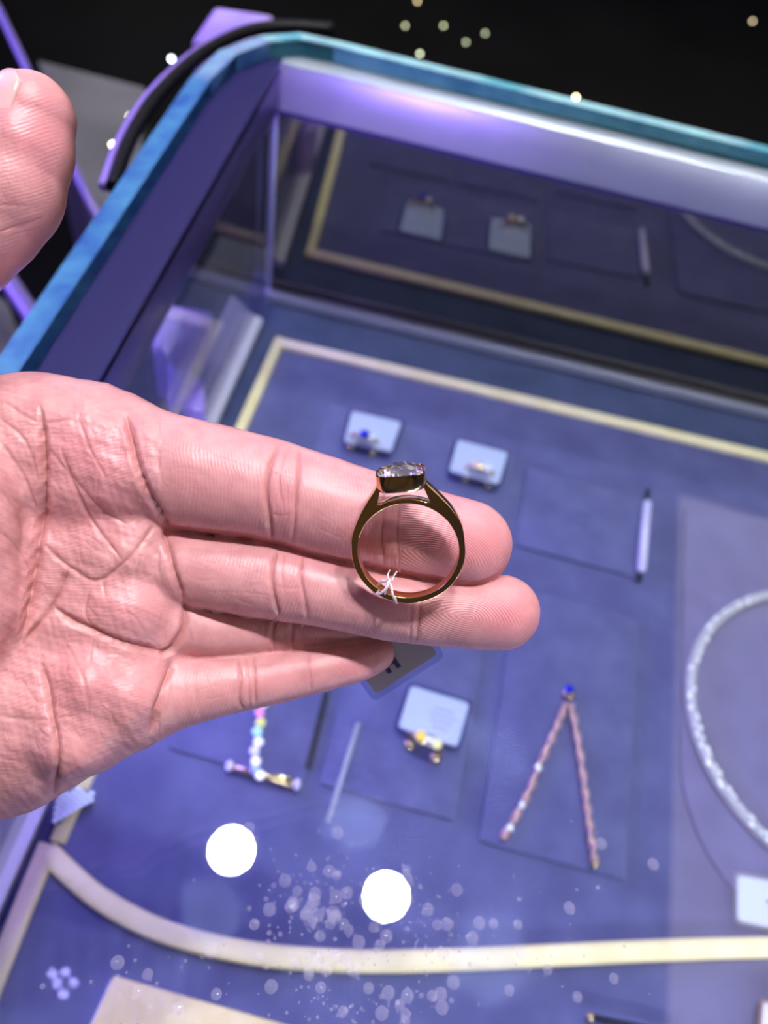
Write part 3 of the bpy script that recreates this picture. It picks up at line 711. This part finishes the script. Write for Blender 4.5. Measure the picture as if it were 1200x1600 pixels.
for k in range(46):
    f_ = random.choice([(250,745,14,60),(290,890,9,36),(480,785,14,50),(500,925,9,34),(300,1070,-10,26)]); x = f_[0]+random.uniform(0,110); y = f_[1]+random.uniform(-1,1)*f_[3]+(x-f_[0])*math.tan(math.radians(f_[2])); l_ = random.uniform(15,45); a_ = math.radians(f_[2])+random.gauss(0,.12)
    cr([(x,y),(x+l_*.5*math.cos(a_),y+l_*.5*math.sin(a_)+random.gauss(0,1.5)),(x+l_*math.cos(a_),y+l_*math.sin(a_))], 1.7, random.uniform(.25,.6))
dep = np.zeros(len(X2)); red = np.zeros(len(X2))
for P_, sg_, d_ in CR:
    P_ = np.array(P_); b0 = P_.min(0)-5*sg_; b1 = P_.max(0)+5*sg_
    ix = np.where((U_ > b0[0]) & (U_ < b1[0]) & (V_ > b0[1]) & (V_ < b1[1]) & (NV[:,2] > 0))[0]
    if not len(ix): continue
    p_ = np.stack([U_[ix],V_[ix]],1); best = np.full(len(ix), 1e9); nn = len(P_)-1
    wob = .12*sg_*np.sin(p_[:,0]*.35+p_[:,1]*.28)
    for i in range(nn):
        ab = P_[i+1]-P_[i]; t_ = np.clip(((p_-P_[i])@ab)/(ab@ab+1e-9),0,1); q_ = p_-P_[i]-t_[:,None]*ab
        s_ = (i+t_)/nn; tap = np.minimum(1, np.minimum(s_, 1-s_)*6+.25)
        best = np.minimum(best, np.maximum(0,np.hypot(q_[:,0],q_[:,1])+wob)+(1-tap)*sg_*1.6)
    g_ = .55*np.exp(-best/(sg_*.5))+.45*np.exp(-(best/(sg_*1.7))**2)-.16*np.exp(-((best-sg_*3.6)/(sg_*1.6))**2)
    dep[ix] = np.maximum(dep[ix], d_*(1.55 if d_ > 3 else 1.1)*np.clip(g_,0,1))+np.where(g_ < 0, d_*g_*.55, 0)
    red[ix] = np.maximum(red[ix], np.exp(-(best/(sg_*1.25))**2)*min(1,d_/3.5))
# soft irregular relief of flesh
def vn(x, y, z, f, s): return (np.sin(x*f+s)*np.cos(y*f*1.13+s*1.7)+np.sin((x+y)*f*.77+s*2.3+z*f*.5)*np.cos((y-x)*f*1.31+s))*.5
rel = 1.5*vn(U_,V_,X2[:,2],.045,1.3)+.6*vn(U_,V_,X2[:,2],.1,4.1)+.28*vn(U_,V_,X2[:,2],.24,2.2)
isn = (U_ < 250) & (V_ > 590)
rel = rel*np.where(isn, 1.8, .5)
X3 = X2+NV*(rel-dep*front_)[:,None]
# ridge phase (friction ridges of the skin)
ph = (U_*.25+V_*.97)/6.6+.9*vn(U_,V_,0,.016,.7)*4.2+.6*vn(U_,V_,0,.04,2.7)
am = np.full(len(X2), .30)
def smst(x, a, b): t_ = np.clip((x-a)/(b-a),0,1); return t_*t_*(3-2*t_)
dI = blocks(X2, lambda q_: group(q_, G_f[0], 0)); dM = blocks(X2, lambda q_: group(q_, G_f[1], 0)); dR = blocks(X2, lambda q_: group(q_, G_f[2], 0)); dP = blocks(X2, lambda q_: group(q_, G_f[3], 0))
def seg_phase(mask, cx, cy, ang, curv=0.0, sp=6.0):
    a_ = math.radians(ang); x_ = (U_-cx)*math.cos(a_)+(V_-cy)*math.sin(a_); y_ = -(U_-cx)*math.sin(a_)+(V_-cy)*math.cos(a_)
    ph[mask] = ((x_+curv*y_*y_)/sp+.8*vn(U_,V_,0,.03,2.)+.4*vn(U_,V_,0,.08,1.))[mask]
for d_, a_, x0_ in ((dI,14,255),(dM,10,290),(dR,0,300),(dP,-14,270)):
    mk = (d_ < 7) & (U_ > x0_)
    seg_phase(mk, 400, 850, a_, .0016); am[mk] = .38
def loops(mask, cx, cy, ang, el=1.25):
    a_ = math.radians(ang); x_ = (U_-cx)*math.cos(a_)+(V_-cy)*math.sin(a_); y_ = -(U_-cx)*math.sin(a_)+(V_-cy)*math.cos(a_)
    r_ = np.sqrt((np.where(x_ < 0, x_/1.9, x_))**2+(y_*el)**2+4)+.5*np.abs(y_)
    ph[mask] = (r_/5.6+.15*vn(U_,V_,0,.05,1.))[mask]; am[mask] = 1.0
loops((dI < 7) & (U_ > 626), 690, 872, 14); loops((dM < 7) & (U_ > 655) & (dI > 4), 735, 965, 10)
mkT = (U_ < 130) & (V_ < 450); a_ = math.radians(20); ph[mkT] = ((V_*.95+U_*.3)/6.2+.5*vn(U_,V_,0,.03,.2))[mkT]; am[mkT] = .45
am *= front_*np.where(V_ > 500, np.clip(np.abs(U_-np.select([dI < 7, dM < 7, dR < 7, dP < 7], [255,290,300,270], 9999))/26, 0, 1), 1)
# pinkness of the pads and browner sides/back: real skin colouring
pink = np.zeros(len(X2))
for (cx,cy,rx,ry,v_) in ((740,852,70,60,.9),(560,850,90,30,.5),(790,960,60,50,.9),(445,770,34,60,.55),(455,910,30,45,.45),(330,760,60,50,.3),(145,700,80,60,.7),(195,950,60,35,.45),(130,1070,90,70,.5),(50,200,60,80,.8),(110,1180,80,40,.3),(450,1060,100,30,.35),(160,790,70,50,.5),(560,1040,50,25,.6)):
    pink = np.maximum(pink, v_*np.exp(-(((U_-cx)/rx)**2+((V_-cy)/ry)**2)))
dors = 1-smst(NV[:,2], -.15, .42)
# hand object frame = palm frame, metric
hc = np.array([-420., 100., -20.])                # origin inside the palm
def cam2world(P_): return (np.asarray(P_)*np.array([1,1,-1])+np.array([0,0,F]))*S@R.T+np.array([0,0,H])
me = bpy.data.meshes.new('hand'); Lc = (X3-hc)*S*np.array([1,-1,1])
me.vertices.add(len(Lc)); me.vertices.foreach_set('co', Lc.astype(np.float32).ravel())
Qf = Q2[:,::-1] if False else Q2
# face orientation: flipping the second axis mirrors, so check with the normals
fn = np.cross(Lc[Qf[:,2]]-Lc[Qf[:,0]], Lc[Qf[:,3]]-Lc[Qf[:,1]]); nl = NV[Qf[:,0]]*np.array([1,-1,1])
if (fn*nl).sum(1).mean() < 0: Qf = Qf[:,::-1]
me.loops.add(len(Qf)*4); me.loops.foreach_set('vertex_index', Qf.astype(np.int32).ravel())
me.polygons.add(len(Qf)); me.polygons.foreach_set('loop_start', np.arange(0,len(Qf)*4,4,dtype=np.int32))
me.update(calc_edges=True); me.validate(); me.polygons.foreach_set('use_smooth', np.ones(len(me.polygons),bool))
for nm, ar in (('ridge',ph),('ridge_amount',am),('pinkness',pink),('crease_red',red),('dorsal',dors)):
    at = me.attributes.new(nm,'FLOAT','POINT'); at.data.foreach_set('value', ar.astype(np.float32))
hand = bpy.data.objects.new('hand', me); C.objects.link(hand)
Rm = Matrix(((R[0,0],-R[0,1],-R[0,2]),(R[1,0],-R[1,1],-R[1,2]),(R[2,0],-R[2,1],-R[2,2])))
hm = Rm.to_4x4(); hw = cam2world(hc); hm.translation = hw.tolist(); hand.matrix_world = hm
tag(hand, 'open left hand, palm up, holding a gold ring on its index and middle fingers', 'person')
Ms = mat('skin', (.8,.45,.4), .40, spec=.5, Subsurface_Weight=.12, Subsurface_Scale=.0022)
p = Ms.node_tree.nodes['Principled BSDF']; p.inputs['Subsurface Radius'].default_value = (1,.35,.22)
def attr(nm): a_ = N(Ms,'ShaderNodeAttribute'); a_.attribute_name = nm; return a_.outputs['Fac']
def mixc(f_, a_, b_, amt=1.0):
    m_ = N(Ms,'ShaderNodeMix', data_type='RGBA')
    if amt != 1.0:
        q_ = N(Ms,'ShaderNodeMath', operation='MULTIPLY'); L(Ms, f_, q_.inputs[0]); q_.inputs[1].default_value = amt; f_ = q_.outputs[0]
    L(Ms, f_, m_.inputs[0])
    for v_, k in ((a_,6),(b_,7)):
        if isinstance(v_, tuple): m_.inputs[k].default_value = (*v_,1)
        else: L(Ms, v_, m_.inputs[k])
    return m_.outputs[2]
tcs = N(Ms,'ShaderNodeTexCoord'); n1 = N(Ms,'ShaderNodeTexNoise'); n1.inputs['Scale'].default_value = 260; n1.inputs['Detail'].default_value = 6; L(Ms, tcs.outputs['Object'], n1.inputs['Vector'])
mr = N(Ms,'ShaderNodeMapRange'); mr.inputs[1].default_value = .35; mr.inputs[2].default_value = .65; L(Ms, n1.outputs['Fac'], mr.inputs[0])
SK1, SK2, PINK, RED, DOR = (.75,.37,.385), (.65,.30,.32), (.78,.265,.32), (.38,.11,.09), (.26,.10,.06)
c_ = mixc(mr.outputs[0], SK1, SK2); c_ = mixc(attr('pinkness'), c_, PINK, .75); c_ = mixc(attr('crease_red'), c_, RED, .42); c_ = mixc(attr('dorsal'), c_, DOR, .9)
L(Ms, c_, p.inputs['Base Color'])
mu = N(Ms,'ShaderNodeMath', operation='MULTIPLY'); mu.inputs[1].default_value = 2*math.pi; L(Ms, attr('ridge'), mu.inputs[0])
nz = N(Ms,'ShaderNodeTexNoise'); nz.inputs['Scale'].default_value = 900; L(Ms, tcs.outputs['Object'], nz.inputs['Vector'])
ad = N(Ms,'ShaderNodeMath', operation='MULTIPLY_ADD'); ad.inputs[1].default_value = 2.6; L(Ms, nz.outputs['Fac'], ad.inputs[0]); L(Ms, mu.outputs[0], ad.inputs[2])
sn = N(Ms,'ShaderNodeMath', operation='SINE'); L(Ms, ad.outputs[0], sn.inputs[0])
m3 = N(Ms,'ShaderNodeMath', operation='MULTIPLY'); L(Ms, sn.outputs[0], m3.inputs[0]); L(Ms, attr('ridge_amount'), m3.inputs[1])
n2 = N(Ms,'ShaderNodeTexNoise'); n2.inputs['Scale'].default_value = 1500; n2.inputs['Detail'].default_value = 3; L(Ms, tcs.outputs['Object'], n2.inputs['Vector'])
vo = N(Ms,'ShaderNodeTexVoronoi', feature='DISTANCE_TO_EDGE'); vo.inputs['Scale'].default_value = 420; L(Ms, tcs.outputs['Object'], vo.inputs['Vector'])
vm = N(Ms,'ShaderNodeMapRange'); vm.inputs[1].default_value = 0; vm.inputs[2].default_value = .12; vm.inputs[3].default_value = -.55; vm.inputs[4].default_value = 0; L(Ms, vo.outputs[0], vm.inputs[0])
s1 = N(Ms,'ShaderNodeMath', operation='MULTIPLY_ADD'); s1.inputs[1].default_value = 1.4; L(Ms, n2.outputs['Fac'], s1.inputs[0]); L(Ms, m3.outputs[0], s1.inputs[2])
s2 = N(Ms,'ShaderNodeMath', operation='ADD'); L(Ms, s1.outputs[0], s2.inputs[0]); L(Ms, vm.outputs[0], s2.inputs[1])
bu = N(Ms,'ShaderNodeBump'); bu.inputs['Strength'].default_value = .45; bu.inputs['Distance'].default_value = .00006
L(Ms, s2.outputs[0], bu.inputs['Height']); L(Ms, bu.outputs['Normal'], p.inputs['Normal'])
me.materials.append(Ms)
def hand_child(o):
    mw = o.matrix_world.copy(); o.parent = hand; o.matrix_parent_inverse = Matrix.Identity(4)
    o.matrix_local = hm.inverted() @ Matrix.Translation(o.location)
# thumb nail: curved plate on the far left side of the thumb tip
A0 = thumb[-1]; A1 = thumb[-2]; axd = nrm(A1[:3]-A0[:3]); nd = nrm(np.array([-.55,-.42,.74])); nd = nrm(nd-axd*(nd@axd)); sd_ = np.cross(axd, nd)
V = []; nu, nv = 16, 20
for i in range(nv+1):
    t_ = -.72+1.9*i/nv                            # along the thumb
    for j in range(nu+1):
        q_ = (j/nu-.5)*2; a_ = q_*.86*(1 if i > 3 else (.55+.15*i))
        rr = A0[3]*1.015*(math.sqrt(max(0,1-(min(t_,0)*.95)**2)) if t_ < 0 else 1)+1.5+ (A1[3]-A0[3])*max(t_,0)*.55
        P0 = A0[:3]+axd*t_*A0[3]
        V.append(P0+nd*math.cos(a_)*rr*.99+sd_*math.sin(a_)*rr*.97)
Fc = [(i*(nu+1)+j,i*(nu+1)+j+1,(i+1)*(nu+1)+j+1,(i+1)*(nu+1)+j) for i in range(nv) for j in range(nu)]
nail = mesh('fingernail', cam2world(V), Fc, mat('nail', (.86,.52,.52), .22, Coat_Weight=.3), smooth=True)
so = nail.modifiers.new('thickness','SOLIDIFY'); so.thickness = .0004; hand_child(nail)
nail['label'] = 'thumbnail'

# ------------------------------------------------------------------ the held ring
ringE = empty('engagement_ring', (0,0,0), 'gold ring with bezel-set cushion diamond standing on two fingertips', 'ring')
rc = K(638,858,97,1)[:3]
tilt, roll, yaw_ = math.radians(19), math.radians(4.5), math.radians(-5)
def rotm(ax_, a_):
    c0, s0 = math.cos(a_), math.sin(a_)
    return np.array({'x':[[1,0,0],[0,c0,-s0],[0,s0,c0]],'y':[[c0,0,s0],[0,1,0],[-s0,0,c0]],'z':[[c0,-s0,0],[s0,c0,0],[0,0,1]]}[ax_])
RR = rotm('z',roll)@rotm('y',yaw_)@rotm('x',tilt)       # local x right, y up, z towards camera
Rw = np.array([[R[i,0],-R[i,1],-R[i,2]] for i in range(3)])   # view axes in world
MW = Rw@RR
rw = cam2world(rc); q4 = Matrix(MW.tolist()).to_4x4(); q4.translation = rw.tolist(); ringE.matrix_world = q4
kf = (F-97)/F                                     # size correction for its distance
def rl(o):                                        # local ring-frame mesh in metres
    o.parent = ringE; return o
def local_mesh(name, V, Fc, M, smooth=False, bevel=0, parent=None):
    me_ = bpy.data.meshes.new(name); me_.from_pydata((np.array(V,float)*S*kf).tolist(), [], [list(f) for f in Fc]); me_.update()
    import bmesh
    bm = bmesh.new(); bm.from_mesh(me_); bmesh.ops.recalc_face_normals(bm, faces=bm.faces); bm.to_mesh(me_); bm.free()
    o = bpy.data.objects.new(name, me_); C.objects.link(o); o.parent = parent or ringE; me_.materials.append(M)
    if smooth or bevel: me_.polygons.foreach_set('use_smooth', [True]*len(me_.polygons))
    if bevel:
        b = o.modifiers.new('bevel','BEVEL'); b.width = bevel*S; b.segments = 3; b.limit_method = 'ANGLE'; b.angle_limit = math.radians(40)
        wn = o.modifiers.new('wn','WEIGHTED_NORMAL')
    return o
# shank: outline with two openings, extruded
cu = bpy.data.curves.new('shank','CURVE'); cu.dimensions = '2D'; cu.fill_mode = 'BOTH'
def spl(P_):
    s_ = cu.splines.new('POLY'); s_.points.add(len(P_)-1); s_.use_cyclic_u = True
    for i,q_ in enumerate(P_): s_.points[i].co = (q_[0]*S*kf, q_[1]*S*kf, 0, 1)
RI = 79.
out = [(RI+9.0)*np.array([math.cos(math.radians(a_)), math.sin(math.radians(a_))]) for a_ in range(-188, 4, 4)]
rt = smooth_path([out[-1], (86,34), (74,62), (57,85), (42,103), (36,113)], 6)[1:]
lt = smooth_path([(-36,113), (-41,103), (-54,86), (-70,62), (-84,32), out[0]], 6)[:-1]
spl(list(out)+list(rt)+list(lt))
spl([RI*np.array([math.cos(2*math.pi*k/96), math.sin(2*math.pi*k/96)]) for k in range(96)][::-1])
gap_ = [( (RI+6.5)*math.sin(math.radians(a_)), (RI+6.5)*math.cos(math.radians(a_))) for a_ in range(-27, 28, 3)]
spl([( -41,RI-1)]+gap_[1:-1]+[(41,RI-1),(33,103),(-33,103)])
cu.extrude = 9*S; cu.bevel_depth = 1.6*S; cu.bevel_resolution = 3; cu.offset = -1.2*S
co = bpy.data.objects.new('shank_curve', cu); C.objects.link(co)
dg = bpy.context.evaluated_depsgraph_get(); me_ = bpy.data.meshes.new_from_object(co.evaluated_get(dg)); bpy.data.objects.remove(co)
me_.name = 'shank'; shank = bpy.data.objects.new('shank', me_); C.objects.link(shank); shank.parent = ringE
me_.materials.clear(); me_.materials.append(M_gold)
me_.polygons.foreach_set('use_smooth', [True]*len(me_.polygons))
es = shank.modifiers.new('es','EDGE_SPLIT'); es.split_angle = math.radians(35)
# bezel: cushion-shaped cup open at the top
def cushion(rx, rz, n=64, c=.38):
    out_ = []
    for k in range(n):
        a_ = 2*math.pi*k/n; ca, sa = math.cos(a_), math.sin(a_); q_ = (abs(ca)**3.6+abs(sa)**3.6)**(-1/3.6); out_.append((rx*ca*q_, rz*sa*q_))
    return out_
BX, BZ = 38., 34.
V = []; n = 64
for (s_,y_) in ((.84,103),(.90,103),(.99,110),(1.0,124),(.985,128),(.93,129),(.90,127),(.88,118)):
    V += [(x_, y_, z_) for x_, z_ in cushion(BX*s_, BZ*s_)]
Fc = [(j*n+k, j*n+(k+1)%n, (j+1)*n+(k+1)%n, (j+1)*n+k) for j in range(7) for k in range(n)]+[(7*n+k,7*n+(k+1)%n,(k+1)%n,k) for k in range(n)]
bz = local_mesh('bezel', V, Fc, M_gold, smooth=True); bz.modifiers.new('es','EDGE_SPLIT').split_angle = math.radians(50)
# diamond: cushion brilliant
Md = mat('diamond', (1,1,1), 0.0, Transmission_Weight=1.0, IOR=2.42)
def dring(s_, y_, off, n=16):
    o_ = []
    for k in range(n):
        a_ = 2*math.pi*(k+off)/n; ca, sa = math.cos(a_), math.sin(a_); q_ = (abs(ca)**3+abs(sa)**3)**(-1/3); o_.append((BX*.89*s_*ca*q_, y_, BZ*.89*s_*sa*q_))
    return o_
n = 20
rows = [(.34,138.5,0),(.56,137.2,.5),(.76,134.2,0),(.90,131,.5),(1,127.5,0),(1,125.8,0)]
def faceted(rows, close):
    V = []
    for (s_,y_,o_) in rows:
        for q_ in dring(s_,y_,o_,n): V.append((q_[0]+random.gauss(0,.5)*(s_<.95), q_[1]+random.gauss(0,.5)*(s_<.95), q_[2]+random.gauss(0,.5)*(s_<.95)))
    Fc = []
    for i in range(len(rows)-1):
        sh_ = rows[i][2] != rows[i+1][2]
        for k in range(n):
            k2 = (k+1)%n; a_,b_,c_i,d_i = i*n+k, i*n+k2, (i+1)*n+k, (i+1)*n+k2
            if not sh_: Fc.append((a_,c_i,d_i,b_))
            elif rows[i][2] == 0: Fc += [(a_,c_i,b_),(b_,c_i,d_i)]
            else: Fc += [(a_,c_i,d_i),(a_,d_i,b_)]
    if close: V.append((0,rows[-1][1]-6,0)); Fc += [((len(rows)-1)*n+k, len(V)-1, (len(rows)-1)*n+(k+1)%n) for k in range(n)]
    else: Fc.append(tuple(range(n)))
    return V, Fc
Md, _, _ = sheet_glass('diamond_crown', (.97,.97,1), .17, 0, (1,1,1), 4)
stone = local_mesh('diamond', *faceted(rows, False), Md)
Mp = mat('diamond_pavilion', (.92,.90,.92), .06, .85)
pv = [(1,126,0),(.88,121,.5),(.76,124,0),(.62,117,.5),(.50,121,0),(.36,113,.5),(.22,117,0),(.12,108,.5)]
local_mesh('pavilion', *faceted(pv, True), Mp, parent=stone)
V = [(0,93,0)]+[(q_[0],q_[1],q_[2]) for q_ in dring(.34,108,0,n)]
local_mesh('culet', V, [(0,1+k,1+(k+1)%n) for k in range(n)], Mp, parent=stone)
# nylon thread looped round the bottom of the shank, and the tag hanging on it
def ctube(name, P_, r_, M, par): # points in view pixels (x, y, towards camera)
    return tube(name, [cam2world(K(*q_,1)[:3]) for q_ in P_], r_*S, M, par, 8, up=(.1,.2,1))
th = empty('nylon_thread', cam2world(K(603,930,80,1)[:3]), 'white nylon thread knotted round the bottom of the gold ring', 'thread')
ctube('loop', smooth_path([(583,923,62),(590,928,86),(598,925,98),(606,915,102),(608,906,98),(604,908,92),(596,909,88),(588,918,70)],5), 2.0, M_thread, th)
ctube('loop', smooth_path([(606,906,92),(611,916,100),(613,928,100),(617,937,88),(620,942,68)],5), 2.1, M_thread, th)
ctube('loop', smooth_path([(600,932,72),(604,920,98),(606,908,100)],5), 1.6, M_thread, th)
ctube('tail', smooth_path([(607,908,98),(606,898,92),(609,891,80)],4), 1.2, M_thread, th); ctube('tail', smooth_path([(612,908,98),(616,899,90),(620,893,78)],4), 1.2, M_thread, th)
tg = [K(540,1020,-110,1),K(650,968,-110,1),K(683,1022,-110,1),K(588,1084,-110,1)]
tq = [cam2world(a_[:3]) for a_ in tg]; c = sum(tq)/4
ht = empty('price_tag', c, 'grey plastic-sleeved tag hanging from the held ring behind the fingers', 'price tag')
def plate_any(name, Q, th_, M, par, rad, grow=0, lift=0):
    c0 = sum(Q)/4; ex = nrm(Q[1]-Q[0]+Q[2]-Q[3]); nn_ = nrm(np.cross(ex, Q[3]-Q[0]+Q[2]-Q[1]))
    if nn_@(np.array([0,0,H])-c0) < 0: nn_ = -nn_
    return plate(name, Q, th_, rad, M, par, grow, lift)
plate_any('card', tq, .0005, M_grey_card, ht, .0008)
plate_any('clear_sleeve', tq, .0012, M_sleeve, ht, .0014, grow=.0012, lift=-.0004)
def lerp(u_, v_): return (tq[0]*(1-u_)+tq[1]*u_)*(1-v_)+(tq[3]*(1-u_)+tq[2]*u_)*v_
for (u0,u1,v0,v1) in ((.30,.36,.42,.78),(.44,.50,.42,.78),(.36,.44,.55,.64)):
    plate_any('printed_mark', [lerp(u0,v0),lerp(u1,v0),lerp(u1,v1),lerp(u0,v1)], .00015, M_ink_dark, ht, .0001, lift=.0007)
